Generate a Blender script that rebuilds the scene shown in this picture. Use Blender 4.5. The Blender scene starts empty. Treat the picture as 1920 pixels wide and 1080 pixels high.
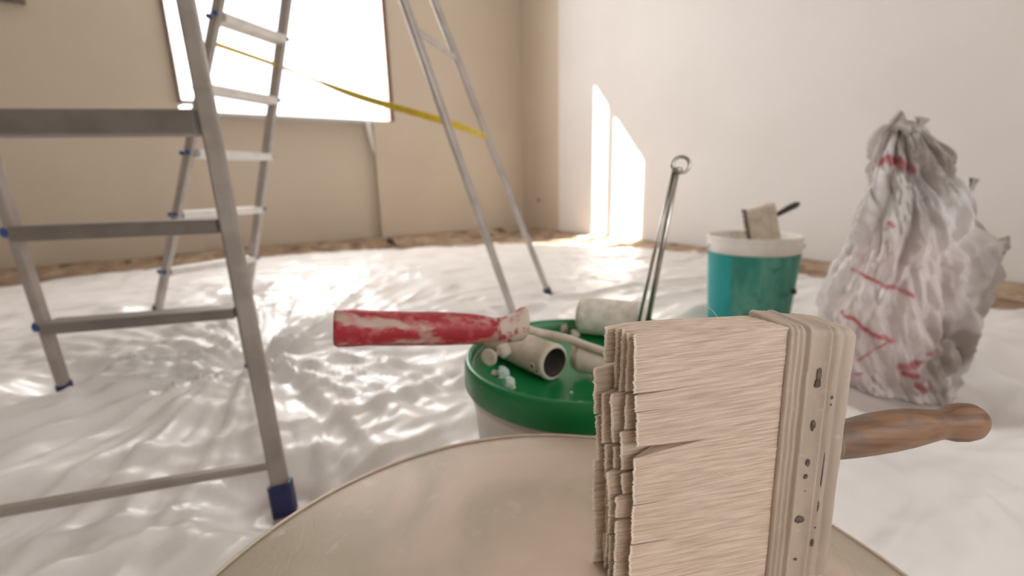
import bpy, bmesh, math, random
import numpy as np
from mathutils import Vector, Matrix

random.seed(7)
rng = np.random.default_rng(11)
S = bpy.context.scene
COL = S.collection

# ------------------------------------------------------------------ camera
cam_d = bpy.data.cameras.new('camera')
cam_d.lens = 36.0 * 850 / 1920
cam_d.sensor_width = 36.0
cam_d.clip_start = 0.02
cam = bpy.data.objects.new('camera', cam_d)
COL.objects.link(cam)
PITCH = math.atan(195 / 850)
ROLL = 0.025
F_ = Vector((0, math.cos(PITCH), -math.sin(PITCH)))
U_ = Vector((0, math.sin(PITCH), math.cos(PITCH)))
R_ = Vector((1, 0, 0))
rt = R_ * math.cos(ROLL) - U_ * math.sin(ROLL)
rt = R_ * math.cos(ROLL) + U_ * (-math.sin(ROLL))
up = R_ * math.sin(ROLL) + U_ * math.cos(ROLL)
m = Matrix((rt, up, -F_)).transposed().to_4x4()
m.translation = Vector((0, 0, 0.62))
cam.matrix_world = m
cam_d.dof.use_dof = True
cam_d.dof.focus_distance = 0.28
cam_d.dof.aperture_fstop = 5.4
S.camera = cam

# ------------------------------------------------------------------ sky, sun, exposure
S.view_settings.view_transform = 'Standard'
S.view_settings.look = 'None'
S.view_settings.gamma = 1
S.view_settings.use_curve_mapping = False
S.view_settings.exposure = 0.0
wd = bpy.data.worlds.new('sky'); S.world = wd
wd.use_nodes = True
bg = wd.node_tree.nodes['Background']
bg.inputs[0].default_value = (0.93, 0.97, 1.0, 1)
bg.inputs[1].default_value = 3.0

# room frame: corner of the window wall and the right wall; A runs left along the window wall, B along the right wall
RC = Vector((0.18, 6.19, 0))
TH = math.radians(212.2)
RA = Vector((math.cos(TH), math.sin(TH), 0))
RB = Vector((-RA.y, RA.x, 0))
def W(s, t, z=0.0):
    return RC + RA * s + RB * t + Vector((0, 0, z))
ROOM_S, ROOM_T, ROOM_H = 8.6, 6.5, 3.62
WIN_S0, WIN_S1, WIN_Z0, WIN_Z1 = 1.70, 3.63, 1.32, 3.34

sun_d = bpy.data.lights.new('sun', 'SUN')
sun_d.energy = 36
sun_d.angle = math.radians(0.6)
sun_d.color = (1.0, 0.95, 0.87)
sun = bpy.data.objects.new('sun', sun_d); COL.objects.link(sun)
sd = (-RA * 1.7 + RB * 1.3)
sd = sd + Vector((0, 0, -0.696 * sd.length))
sun.rotation_euler = sd.to_track_quat('-Z', 'Y').to_euler()

def area(name, loc, direction, sx, sy, power, color):
    d = bpy.data.lights.new(name, 'AREA'); d.shape = 'RECTANGLE'
    d.size = sx; d.size_y = sy; d.energy = power; d.color = color
    o = bpy.data.objects.new(name, d); COL.objects.link(o)
    o.location = loc
    o.rotation_euler = Vector(direction).to_track_quat('-Z', 'Z').to_euler()
    return o
# daylight at the two window openings (the one in view and the one in the wall behind)
area('window_daylight', W((WIN_S0 + WIN_S1) / 2, -0.26, (WIN_Z0 + WIN_Z1) / 2), RB, 1.9, 2.0, 134, (1.0, 0.972, 0.955))
area('rear_daylight', W(3.0, ROOM_T + 0.12, 1.3), -RB, 2.4, 1.2, 4.6, (1.0, 0.91, 0.83))

# ------------------------------------------------------------------ materials
def nd(nt, typ, **kw):
    n = nt.nodes.new(typ)
    for k, v in kw.items():
        setattr(n, k, v)
    return n
def mat(name, color, rough=0.6, metal=0.0, color2=None, scale=20.0, lo=0.45, hi=0.6, stretch=(1, 1, 1),
        bump=0.0, bscale=60.0, bstretch=None, detail=4.0, spec=0.5, color3=None, scale3=80, lo3=.6, hi3=.66, dist=0.0, bdist=0.002):
    m = bpy.data.materials.new(name); m.use_nodes = True
    nt = m.node_tree; b = nt.nodes['Principled BSDF']
    b.inputs['Roughness'].default_value = rough
    b.inputs['Metallic'].default_value = metal
    b.inputs['Specular IOR Level'].default_value = spec
    b.inputs['Base Color'].default_value = (*color, 1)
    tc = nd(nt, 'ShaderNodeTexCoord')
    def noise(sc, st, dt=detail):
        mp = nd(nt, 'ShaderNodeMapping'); mp.inputs['Scale'].default_value = st
        nt.links.new(tc.outputs['Object'], mp.inputs['Vector'])
        n = nd(nt, 'ShaderNodeTexNoise'); n.inputs['Scale'].default_value = sc
        n.inputs['Detail'].default_value = dt; n.inputs['Distortion'].default_value = dist
        nt.links.new(mp.outputs[0], n.inputs['Vector'])
        return n.outputs['Fac']
    last = None
    def layer(prev, col, fac, a, c):
        r = nd(nt, 'ShaderNodeMapRange'); r.inputs['From Min'].default_value = a; r.inputs['From Max'].default_value = c
        nt.links.new(fac, r.inputs['Value'])
        mx = nd(nt, 'ShaderNodeMix', data_type='RGBA')
        nt.links.new(r.outputs[0], mx.inputs['Factor'])
        if isinstance(prev, tuple): mx.inputs['A'].default_value = (*prev, 1)
        else: nt.links.new(prev, mx.inputs['A'])
        mx.inputs['B'].default_value = (*col, 1)
        return mx.outputs['Result']
    cur = tuple(color)
    if color2 is not None: cur = layer(cur, color2, noise(scale, stretch), lo, hi)
    if color3 is not None: cur = layer(cur, color3, noise(scale3, (1, 1, 1)), lo3, hi3)
    if not isinstance(cur, tuple): nt.links.new(cur, b.inputs['Base Color'])
    if bump > 0:
        bp = nd(nt, 'ShaderNodeBump'); bp.inputs['Strength'].default_value = bump
        bp.inputs['Distance'].default_value = bdist
        nt.links.new(noise(bscale, bstretch or (1, 1, 1)), bp.inputs['Height'])
        nt.links.new(bp.outputs[0], b.inputs['Normal'])
    return m

M = {}
M['white_wall'] = mat('white_wall_paint', (.84, .80, .775), .85, color2=(.80, .76, .73), scale=1.4, lo=.4, hi=.7, bump=.1, bscale=90)
M['wall'] = mat('wall_paint', (.66, .565, .455), .85, color2=(.62, .53, .42), scale=1.2, lo=.4, hi=.7, bump=.12, bscale=90)
M['ceil'] = mat('ceiling_paint', (.82, .80, .76), .9, color2=(.78, .76, .72), scale=2)
M['floor'] = mat('dusty_screed', (.30, .20, .135), .85, color2=(.52, .41, .32), scale=3.5, lo=.42, hi=.62, color3=(.13, .085, .06), scale3=9, lo3=.56, hi3=.68, bump=.3, bscale=40)
M['plinth'] = mat('bare_plaster', (.72, .63, .47), .9, color2=(.60, .50, .38), scale=8)
M['jamb'] = mat('window_frame_brown', (.16, .105, .08), .5, color2=(.2, .13, .1), scale=12)
M['sill'] = mat('sill_stone', (.62, .60, .57), .5, color2=(.56, .54, .51), scale=30)
M['ext'] = mat('sun_blocker_finish', (.75, .72, .68), .9, color2=(.7, .67, .62), scale=3)
M['alu'] = mat('aluminium', (.52, .475, .44), .42, .35, color2=(.45, .41, .375), scale=14, bump=.05, bscale=200, bstretch=(1, 1, .1))
M['alu_dark'] = mat('anodised_step', (.25, .215, .195), .5, .3, color2=(.21, .185, .168), scale=10)
M['alu_worn'] = mat('worn_aluminium', (.37, .325, .29), .48, .3, color2=(.31, .27, .24), scale=14, bump=.05, bscale=200)
M['alu_pale'] = mat('pale_aluminium', (.86, .83, .80), .4, .1, color2=(.78, .74, .70), scale=14)
M['blue'] = mat('blue_plastic', (.008, .012, .075), .45, color2=(.015, .022, .11), scale=40)
M['bluecap'] = mat('blue_cap', (.03, .07, .24), .5, color2=(.03, .1, .3), scale=40)
M['strap'] = mat('yellow_webbing', (.72, .52, .035), .7, color2=(.62, .44, .03), scale=60)
M['brown'] = mat('masking_paper', (.36, .25, .17), .8, color2=(.50, .38, .27), scale=9, lo=.4, hi=.65, color3=(.14, .095, .065), scale3=5, lo3=.54, hi3=.68, bump=.3, bscale=60)
M['green'] = mat('green_plastic', (.004, .185, .05), .32, color2=(.006, .215, .062), scale=7, color3=(.35, .42, .30), scale3=55, lo3=.70, hi3=.74)
M['white_pl'] = mat('white_plastic', (.86, .82, .76), .4, color2=(.74, .68, .60), scale=9, lo=.5, hi=.75)
M['tub'] = mat('tub_plastic', (.50, .44, .37), .6, color2=(.42, .36, .30), scale=14)
M['plaster'] = mat('wet_plaster', (.78, .615, .50), .6, color2=(.60, .51, .385), scale=7, lo=.42, hi=.60, dist=.6, color3=(.80, .69, .60), scale3=40, lo3=.62, hi3=.80, bump=.35, bscale=28, bdist=.004)
M['crust'] = mat('dried_plaster', (.66, .57, .475), .75, color2=(.52, .435, .345), scale=34, lo=.45, hi=.68, bump=.5, bscale=90, bdist=.001)
M['dark'] = mat('dark_hollow', (.055, .045, .042), .8, color2=(.11, .09, .085), scale=30)
M['chip'] = mat('plaster_chip', (.62, .72, .68), .7, color2=(.5, .6, .56), scale=80)
M['red'] = mat('red_handle_plastic', (.36, .02, .03), .45, color2=(.50, .35, .29), scale=42, lo=.52, hi=.61, stretch=(.35, 1, 1), color3=(.55, .12, .12), scale3=90, lo3=.5, hi3=.75, bump=.2, bscale=120, bdist=.0008)
M['redcrust'] = mat('red_handle_crusted', (.62, .50, .42), .65, color2=(.40, .06, .055), scale=75, lo=.50, hi=.60, bump=.4, bscale=110, bdist=.001)
M['sleeve'] = mat('roller_nap', (.80, .74, .66), .95, color2=(.68, .62, .53), scale=60, bump=.6, bscale=300, bdist=.002)
M['steel'] = mat('polished_steel', (.50, .48, .45), .22, .95, color2=(.36, .34, .31), scale=25)
M['rusty'] = mat('dark_steel', (.12, .095, .08), .5, .5, color2=(.22, .17, .14), scale=200)
M['teal'] = mat('teal_label', (.0, .30, .30), .45, color2=(.01, .34, .34), scale=5)
M['teal2'] = mat('teal_label_printed', (.02, .235, .185), .5, color2=(.12, .36, .28), scale=16, lo=.42, hi=.66, stretch=(1, 1, .35), color3=(.015, .16, .125), scale3=22, lo3=.56, hi3=.7)
M['black'] = mat('black_plastic', (.035, .028, .025), .5, color2=(.06, .05, .045), scale=30)
M['wood'] = mat('oiled_beech', (.29, .155, .088), .5, color2=(.17, .082, .045), scale=170, lo=.44, hi=.60, stretch=(.07, 1, 1), color3=(.17, .12, .09), scale3=38, lo3=.52, hi3=.66, bump=.25, bscale=160, bstretch=(.1, 1, 1), bdist=.0006)
M['woodend'] = mat('dirty_beech', (.26, .175, .12), .6, color2=(.17, .13, .105), scale=60, lo=.4, hi=.6)
M['ferrule'] = mat('plastered_metal', (.54, .43, .35), .6, color2=(.45, .36, .29), scale=60, lo=.4, hi=.66, stretch=(1, 1, .2), color3=(.62, .52, .44), scale3=160, lo3=.62, hi3=.82, bump=.5, bscale=170, bdist=.0006)
M['bristle'] = mat('bristle_cream', (.77, .625, .51), .75, color2=(.53, .405, .31), scale=700, lo=.36, hi=.72, stretch=(.022, .5, 1), bump=.7, bscale=1300, bstretch=(.015, .5, 1), bdist=.0005, spec=.3)
M['tip'] = mat('bristle_tip', (.86, .76, .66), .8, color2=(.80, .68, .56), scale=500)
M['box'] = mat('socket_grey', (.17, .14, .125), .6, color2=(.24, .20, .18), scale=30)

# plastic sheet: thin cloudy film, glossy
def film(name, base, rough):
    m = mat(name, base, rough, color2=tuple(q * .93 for q in base), scale=5, bump=.35, bscale=22, bdist=.006, detail=6)
    return m
M['film'] = film('cloudy_film', (.88, .845, .825), .36)
M['film'].node_tree.nodes['Principled BSDF'].inputs['Coat Weight'].default_value = .12
M['film'].node_tree.nodes['Principled BSDF'].inputs['Coat Roughness'].default_value = .12

# where the thin film touches the dusty floor the brown shows through
nt = M['film'].node_tree; b_s = nt.nodes['Principled BSDF']; lk = b_s.inputs['Base Color'].links[0].from_socket
vc = nd(nt, 'ShaderNodeVertexColor', layer_name='contact'); mf = nd(nt, 'ShaderNodeMix', data_type='RGBA')
nt.links.new(lk, mf.inputs['A']); mf.inputs['B'].default_value = (.46, .375, .33, 1)
nt.links.new(vc.outputs['Color'], mf.inputs['Factor']); nt.links.new(mf.outputs['Result'], b_s.inputs['Base Color'])
# strands run a little down towards the tips: turn the texture space of the bristles
nt = M['bristle'].node_tree
for mp_ in [q for q in nt.nodes if q.type == 'MAPPING']:
    src = mp_.inputs['Vector'].links[0].from_socket
    vr = nd(nt, 'ShaderNodeVectorRotate', rotation_type='Y_AXIS'); vr.inputs['Angle'].default_value = .10
    nt.links.new(src, vr.inputs['Vector']); nt.links.new(vr.outputs[0], mp_.inputs['Vector'])
# glass: clear pane that lets daylight through
gm = bpy.data.materials.new('window_glass'); gm.use_nodes = True
nt = gm.node_tree; nt.nodes.clear()
o_ = nd(nt, 'ShaderNodeOutputMaterial'); mx = nd(nt, 'ShaderNodeMixShader'); tr = nd(nt, 'ShaderNodeBsdfTransparent'); gl = nd(nt, 'ShaderNodeBsdfGlossy')
gl.inputs['Roughness'].default_value = .02
mx.inputs[0].default_value = .06
nt.links.new(tr.outputs[0], mx.inputs[1]); nt.links.new(gl.outputs[0], mx.inputs[2]); nt.links.new(mx.outputs[0], o_.inputs[0])
M['glass'] = gm

# ------------------------------------------------------------------ helpers
def new_mesh(name, verts, faces, m, parent=None, smooth=False):
    me = bpy.data.meshes.new(name)
    me.from_pydata([tuple(v) for v in verts], [], faces)
    me.validate(); me.update()
    ms = m if isinstance(m, (list, tuple)) else [m]
    for q in ms: me.materials.append(q)
    if smooth:
        me.polygons.foreach_set('use_smooth', [True] * len(me.polygons))
    o = bpy.data.objects.new(name, me); COL.objects.link(o)
    if parent is not None: o.parent = parent
    return o
def rel(o, parent):
    """parent a world-space mesh under a thing whose Empty sits elsewhere"""
    o.parent = parent
    o.matrix_parent_inverse = parent.matrix_world.inverted()
def thing(name, label, cat, loc=(0, 0, 0), group=None):
    o = bpy.data.objects.new(name, None); COL.objects.link(o)
    o.empty_display_size = .05
    o.location = loc
    o.matrix_world = Matrix.Translation(Vector(loc))
    o['label'] = label; o['category'] = cat
    if group: o['group'] = group
    return o
def tag(o, label, cat, group=None):
    o['label'] = label; o['category'] = cat
    if group: o['group'] = group
    return o
def struct(o):
    o['kind'] = 'structure'; return o
class MB:
    def __init__(s): s.v = []; s.f = []
    def add(s, v, f):
        n = len(s.v); s.v += [tuple(q) for q in v]; s.f += [tuple(i + n for i in q) for q in f]; return s
    def build(s, name, m, parent=None, smooth=False):
        o = new_mesh(name, s.v, s.f, m, None, smooth)
        if parent is not None: rel(o, parent)
        return o
def hexa(p):   # eight corners: bottom loop then top loop
    return p, [(0, 3, 2, 1), (4, 5, 6, 7), (0, 1, 5, 4), (1, 2, 6, 5), (2, 3, 7, 6), (3, 0, 4, 7)]
def loft(rings, cap=True, closed=True):
    v = []; f = []; n = len(rings[0])
    for r in rings: v += [tuple(q) for q in r]
    for i in range(len(rings) - 1):
        for j in range(n if closed else n - 1):
            k = (j + 1) % n
            f.append((i * n + j, i * n + k, (i + 1) * n + k, (i + 1) * n + j))
    if cap and closed:
        f.append(tuple(range(n))[::-1]); f.append(tuple(range((len(rings) - 1) * n, len(rings) * n)))
    return v, f
def rect_section(w, t, bev):
    w /= 2; t /= 2
    return [(w - bev, -t), (w, -t + bev), (w, t - bev), (w - bev, t), (-w + bev, t), (-w, t - bev), (-w, -t + bev), (-w + bev, -t)]
def bar(p, q, w, t, side, bev=None, ends=None):
    """box profile from p to q; w measured along 'side', t across"""
    p = Vector(p); q = Vector(q); d = (q - p).normalized()
    side = Vector(side); side = (side - d * side.dot(d)).normalized(); oth = d.cross(side)
    bev = min(w, t) * .18 if bev is None else bev
    sec = rect_section(w, t, bev)
    return loft([[c + side * a + oth * b for a, b in sec] for c in (p, q)])
def tube(pts, r, n=12, cap=True):
    pts = [Vector(p) for p in pts]; rings = []
    rs = r if isinstance(r, (list, tuple)) else [r] * len(pts)
    ref = None
    for i, p in enumerate(pts):
        d = (pts[min(i + 1, len(pts) - 1)] - pts[max(i - 1, 0)]).normalized()
        if ref is None:
            ref = Vector((0, 0, 1)) if abs(d.z) < .9 else Vector((1, 0, 0))
        a = (ref - d * ref.dot(d)).normalized(); ref = a; b = d.cross(a)
        rings.append([p + (a * math.cos(k * 2 * math.pi / n) + b * math.sin(k * 2 * math.pi / n)) * rs[i] for k in range(n)])
    return loft(rings, cap)
def spline(pts, k=8):
    P = [Vector(p) for p in pts]; P = [P[0] * 2 - P[1]] + P + [P[-1] * 2 - P[-2]]; out = []
    for i in range(1, len(P) - 2):
        for j in range(k):
            t = j / k; a, b, c, d = P[i - 1:i + 3]
            out.append(.5 * ((2 * b) + (c - a) * t + (2 * a - 5 * b + 4 * c - d) * t * t + (3 * b - a - 3 * c + d) * t ** 3))
    out.append(P[-2]); return out
def lathe(profile, org, axis=(0, 0, 1), n=48, cap=False, closed_profile=False):
    ax = Vector(axis).normalized(); ref = Vector((1, 0, 0)) if abs(ax.x) < .9 else Vector((0, 1, 0))
    a = (ref - ax * ref.dot(ax)).normalized(); b = ax.cross(a); org = Vector(org)
    rings = [[org + ax * h + (a * math.cos(k * 2 * math.pi / n) + b * math.sin(k * 2 * math.pi / n)) * r for k in range(n)] for r, h in profile]
    if closed_profile: rings.append(rings[0])
    return loft(rings, cap)
def torus(c, R, r, nrm, n=32, m_=10):
    nrm = Vector(nrm).normalized(); ref = Vector((0, 0, 1)) if abs(nrm.z) < .9 else Vector((1, 0, 0))
    a = (ref - nrm * ref.dot(nrm)).normalized(); b = nrm.cross(a); c = Vector(c); rings = []
    for i in range(n + 1):
        t = i * 2 * math.pi / n; e = a * math.cos(t) + b * math.sin(t)
        rings.append([c + e * (R + r * math.cos(k * 2 * math.pi / m_)) + nrm * r * math.sin(k * 2 * math.pi / m_) for k in range(m_)])
    return loft(rings, False)
_T = rng.random((256, 256))
def vnoise(x, y):
    x = np.asarray(x, float); y = np.asarray(y, float)
    xi = np.floor(x).astype(int); yi = np.floor(y).astype(int); fx = x - xi; fy = y - yi
    fx = fx * fx * (3 - 2 * fx); fy = fy * fy * (3 - 2 * fy)
    g = lambda i, j: _T[i % 256, j % 256]
    return (g(xi, yi) * (1 - fx) + g(xi + 1, yi) * fx) * (1 - fy) + (g(xi, yi + 1) * (1 - fx) + g(xi + 1, yi + 1) * fx) * fy
def fbm(x, y, o=4):
    s = 0; a = .5
    for i in range(o): s = s + a * vnoise(x * 2 ** i + 17 * i, y * 2 ** i + 31 * i); a /= 2
    return s / (1 - .5 ** o)
def ridge(n, p=2.0): return np.clip(1.10 - np.sqrt((2 * n - 1) ** 2 + .010), 0, 1) ** p

# ------------------------------------------------------------------ the setting
def room_box(s0, s1, t0, t1, z0, z1):
    return hexa([W(s0, t0, z0), W(s1, t0, z0), W(s1, t1, z0), W(s0, t1, z0), W(s0, t0, z1), W(s1, t0, z1), W(s1, t1, z1), W(s0, t1, z1)])
T = .16
struct(MB().add(*room_box(-T, ROOM_S + T, -T, ROOM_T + T, -.12, 0)).build('floor', M['floor']))
struct(MB().add(*room_box(-T, ROOM_S + T, -T, ROOM_T + T, ROOM_H, ROOM_H + .12)).build('ceiling', M['ceil']))
b_ = MB()
b_.add(*room_box(-T, WIN_S0, -T, 0, 0, ROOM_H))
b_.add(*room_box(WIN_S1, ROOM_S + T, -T, 0, 0, ROOM_H))
b_.add(*room_box(WIN_S0, WIN_S1, -T, 0, WIN_Z1, ROOM_H))
b_.add(*room_box(WIN_S0, 1.93, -T, 0, 0, WIN_Z0))
b_.add(*room_box(1.93, WIN_S1, -T, -.085, 0, WIN_Z0))
struct(b_.build('wall_back', M['wall']))
wr = struct(MB().add(*room_box(-T, 0, 0, .765, 0, ROOM_H)).add(*room_box(-T, 0, .765, ROOM_T + T, 0, ROOM_H)).build('wall_right', [M['wall'], M['white_wall']]))
for i_ in range(6, 12): wr.data.polygons[i_].material_index = 1      # the first 76 cm from the corner still carry the old beige paint
struct(MB().add(*room_box(ROOM_S, ROOM_S + T, 0, ROOM_T + T, 0, ROOM_H)).build('wall_left', M['wall']))
b_ = MB()
b_.add(*room_box(0, 1.8, ROOM_T, ROOM_T + T, 0, ROOM_H))
b_.add(*room_box(4.2, ROOM_S, ROOM_T, ROOM_T + T, 0, ROOM_H))
b_.add(*room_box(1.8, 4.2, ROOM_T, ROOM_T + T, 0, .75))
b_.add(*room_box(1.8, 4.2, ROOM_T, ROOM_T + T, 1.95, ROOM_H))
struct(b_.build('wall_rear', M['wall']))
# unseen fin and thin post, added outside to cut the sun into two patches
struct(MB().add(*room_box(4.0, 4.25, -1.02, -T, -.1, 6.5)).build('sun_blocker_fin', M['ext']))
struct(MB().add(*room_box(3.965, 4.035, -1.48, -1.41, -.1, 6.5)).build('sun_blocker_post', M['ext']))

# window_1: brown frame, stone sill, pane
fr = MB(); fw = .05
fr.add(*room_box(WIN_S0, WIN_S0 + .045, -.12, .03, WIN_Z0, WIN_Z1))
fr.add(*room_box(WIN_S1 - .03, WIN_S1, -.12, .03, WIN_Z0 + .06, WIN_Z1))
fr.add(*room_box(WIN_S0, WIN_S1, -.12, .0, WIN_Z1 - .05, WIN_Z1))
wf = struct(fr.build('window_1', M['jamb']))
sl = MB().add(*room_box(1.93, WIN_S1, -T, .03, WIN_Z0 - .035, WIN_Z0)).build('window_sill', M['sill']); rel(sl, wf)
pn = MB().add(*room_box(WIN_S0 + .045, WIN_S1 - .03, -.10, -.094, WIN_Z0, WIN_Z1 - .05)).build('window_pane', M['glass']); rel(pn, wf)
bs = MB().add(*room_box(WIN_S1 - .16, WIN_S1 - .03, -.02, .035, WIN_Z0 + .06, WIN_Z0 + .085)).build('sash_foot', M['jamb']); rel(bs, wf)
# plain plaster plinth along the right wall
n = 30; v = []; f = []
for i in range(n + 1):
    t = 2.3 + (ROOM_T - 2.3) * i / n; h = .035 + .008 * math.sin(i * 2.3)
    v += [W(.0, t, 0), W(.012, t, 0), W(.010, t, h), W(0, t, h + .004)]
for i in range(n):
    for j in range(3): f.append((i * 4 + j, i * 4 + j + 1, i * 4 + 5 + j, i * 4 + 4 + j))
f += [(3, 2, 1, 0), (n * 4, n * 4 + 1, n * 4 + 2, n * 4 + 3)]
struct(MB().add(v, f).build('baseboard_right', M['plinth']))

# ------------------------------------------------------------------ things fixed in the room
FEET = []      # points where the sheet is pressed down
# crumpled brown masking paper along the two walls
def paper_strip(name, label, path, width, seed, amp):
    rows = len(path); nn = 14; v = []; f = []
    for i, (s, t, ns, nt_) in enumerate(path):
        wloc = width * (.8 + .45 * vnoise(i * .13, seed))
        for j in range(nn):
            a = j / (nn - 1)
            z = .006 + amp * float(ridge(fbm(i * .16 + seed, j * .3 + seed), 1.6)) * math.sin(math.pi * min(1, a * 1.1 + .08)) + (.045 * (1 - a) ** 6)
            v.append(W(s + ns * (a * wloc + .012), t + nt_ * (a * wloc + .012), max(z, .005)))
    for i in range(rows - 1):
        for j in range(nn - 1):
            f.append((i * nn + j, (i + 1) * nn + j, (i + 1) * nn + j + 1, i * nn + j + 1))
    o = MB().add(v, f).build(name, M['brown'], smooth=True)
    sm = o.modifiers.new('thickness', 'SOLIDIFY'); sm.thickness = .002; sm.offset = 1
    return tag(o, label, 'paper')
paper_strip('masking_paper', 'crumpled brown masking paper along the foot of the window wall left of the niche edge', [(6.2 - .05 * i, -.07 if 1.95 < 6.2 - .05 * i < 3.6 else .0, 0, 1) for i in range(86)], .40, 3, .07)
paper_strip('masking_paper', 'crumpled brown masking paper between the niche edge and the room corner', [(1.90 - .05 * i, 0, 0, 1) for i in range(30)], .42, 9, .075)
paper_strip('masking_paper', 'crumpled brown masking paper along the foot of the sunlit right wall', [(0, .25 + .05 * i, 1, 0) for i in range(122)], .20, 21, .035)
# plug hole and wall box
o = MB().add(*lathe([(.0, .012), (.016, .012), (.022, .006), (.024, 0)], W(0.0, .354, .412), RA, 20)).build('wall_plug', M['box'])
tag(o, 'small round dark cable outlet on the right wall beside the room corner', 'outlet')
bx = thing('wall_box', 'dark grey electrical box high on the window wall at the left edge', 'electrical box', W(4.62, 0, 2.0))
b_ = MB().add(*room_box(4.46, 4.80, 0, .05, 2.02, 2.20)); b_.build('housing', M['box'], bx)
MB().add(*room_box(4.48, 4.78, .05, .062, 2.04, 2.18)).build('cover', M['box'], bx)
# film scrap hanging from the sill corner
n = 14; v = []; f = []
for i in range(n):
    a = i / (n - 1); wd_ = .05 * (1 - a) + .012
    for j in range(4):
        v.append(W(2.0 - .05 * a + wd_ * (j / 3 - .5), .036 + .012 * math.sin(a * 5 + j), WIN_Z0 - .01 - .34 * a))
for i in range(n - 1):
    for j in range(3): f.append((i * 4 + j, i * 4 + j + 1, i * 4 + 5 + j, i * 4 + 4 + j))
o = MB().add(v, f).build('film_scrap', M['film'], smooth=True)
sm = o.modifiers.new('thickness', 'SOLIDIFY'); sm.thickness = .002
tag(o, 'narrow scrap of white film hanging from the right end of the window sill', 'plastic film')

# ------------------------------------------------------------------ ladders
def foot_boot(P, axis, w, t, side, m_, h=.045):
    P = Vector(P); a = Vector(axis).normalized()
    return bar(P, P + a * h, w, t, side, .004)

def lat(F0, v, z): return Vector((F0[0] + v[0] * z, F0[1] + v[1] * z, z))

# far stepladder -----------------------------------------------------------
fl = thing('stepladder', 'tall pale aluminium stepladder standing open before the window with a yellow strap', 'ladder', (-.8, 2.4, 0))
FL, FR = (-1.832, 2.252), (-1.594, 2.658)
vL, vR = (.535, -.204), (.435, -.282)
uu = Vector((FR[0] - FL[0], FR[1] - FL[1], 0)).normalized()
nn_ = Vector((uu.y, -uu.x, 0))               # towards the support frame
AP = 2.22
for F0, v_ in ((FL, vL), (FR, vR)):
    MB().add(*bar(lat(F0, v_, .03), lat(F0, v_, AP), .058, .020, nn_)).build('stile', M['alu'], fl)
    MB().add(*foot_boot(lat(F0, v_, .004), Vector((v_[0], v_[1], 1)), .068, .03, nn_, None, .05)).build('foot', M['blue'], fl)
    FEET.append(F0)
zs = [.238, .517, .785, 1.041, 1.290, 1.545, 1.80]
for k, z in enumerate(zs):
    p = lat(FL, vL, z); q = lat(FR, vR, z); d = (q - p).normalized()
    w_ = .085 if k != 2 else .13
    st = MB().add(*bar(p + d * .011, q - d * .011, w_, .034, nn_, .006)).build('tread', M['alu_pale'], fl)
    for e, sg in ((p, -1), (q, 1)):
        for off in (-.026, .026):
            c0 = e + d * (.011 * sg) + nn_ * off + Vector((0, 0, .004))
            o = MB().add(*tube([c0, c0 + d * (.010 * sg)], .010, 10)).build('tread_cap', M['bluecap'], None); o.parent = st
SL, SR = (0.0178, 1.9734), (.209, 2.478)
wL, wR = (-.298, -.136), (-.367, -.20)
for F0, v_ in ((SL, wL), (SR, wR)):
    MB().add(*bar(lat(F0, v_, .03), lat(F0, v_, AP - .02), .026, .03, nn_)).build('support_leg', M['alu'], fl)
    MB().add(*foot_boot(lat(F0, v_, .004), Vector((v_[0], v_[1], 1)), .032, .036, nn_, None, .05)).build('foot', M['blue'], fl)
    FEET.append(F0)
for z in (.62, 1.18, 1.75):
    if z == .62: continue
    MB().add(*tube([lat(SL, wL, z), lat(SR, wR, z)], .011, 10)).build('brace', M['alu'], fl)
pa = (lat(FL, vL, AP) + lat(SL, wL, AP)) / 2; pb = (lat(FR, vR, AP) + lat(SR, wR, AP)) / 2
MB().add(*bar(pa - uu * .03, pb + uu * .03, .16, .04, nn_, .01)).build('top_platform', M['alu'], fl)
# webbing: ribbon through the four rails, with a half twist
pts = [lat(FL, vL, 1.205), lat(FR, vR, 1.19), (lat(FR, vR, 1.19) * .72 + lat(SL, wL, .86) * .28) + Vector((0, 0, -.01)), (lat(FR, vR, 1.19) * .45 + lat(SL, wL, .86) * .55) + Vector((0, 0, -.015)), lat(SL, wL, .86), lat(SR, wR, .845)]
sp = spline(pts, 8); tw = [1.0, 1.1, 1.1, .15, .1, .1]
v = []; f = []
for i, p in enumerate(sp):
    d = (sp[min(i + 1, len(sp) - 1)] - sp[max(i - 1, 0)]).normalized()
    k = i / 8; k0 = int(min(k, 4)); an = tw[k0] + (tw[k0 + 1] - tw[k0]) * (k - k0)
    sd_ = d.cross(Vector((0, 0, 1))).normalized(); u2 = sd_.cross(d)
    a = (u2 * math.cos(an) + sd_ * math.sin(an)) * (.0125 if k > 2 else .009); b = a.cross(d).normalized() * .003
    v += [p + a + b, p - a + b, p - a - b, p + a - b]
for i in range(len(sp) - 1):
    for j in range(4): f.append((i * 4 + j, i * 4 + (j + 1) % 4, i * 4 + 4 + (j + 1) % 4, i * 4 + 4 + j))
f += [(3, 2, 1, 0), tuple(len(v) - 4 + q for q in range(4))]
o = MB().add(v, f).build('strap', M['strap'], fl)
o['label'] = 'yellow webbing strap tying the two ladder frames'

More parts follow.
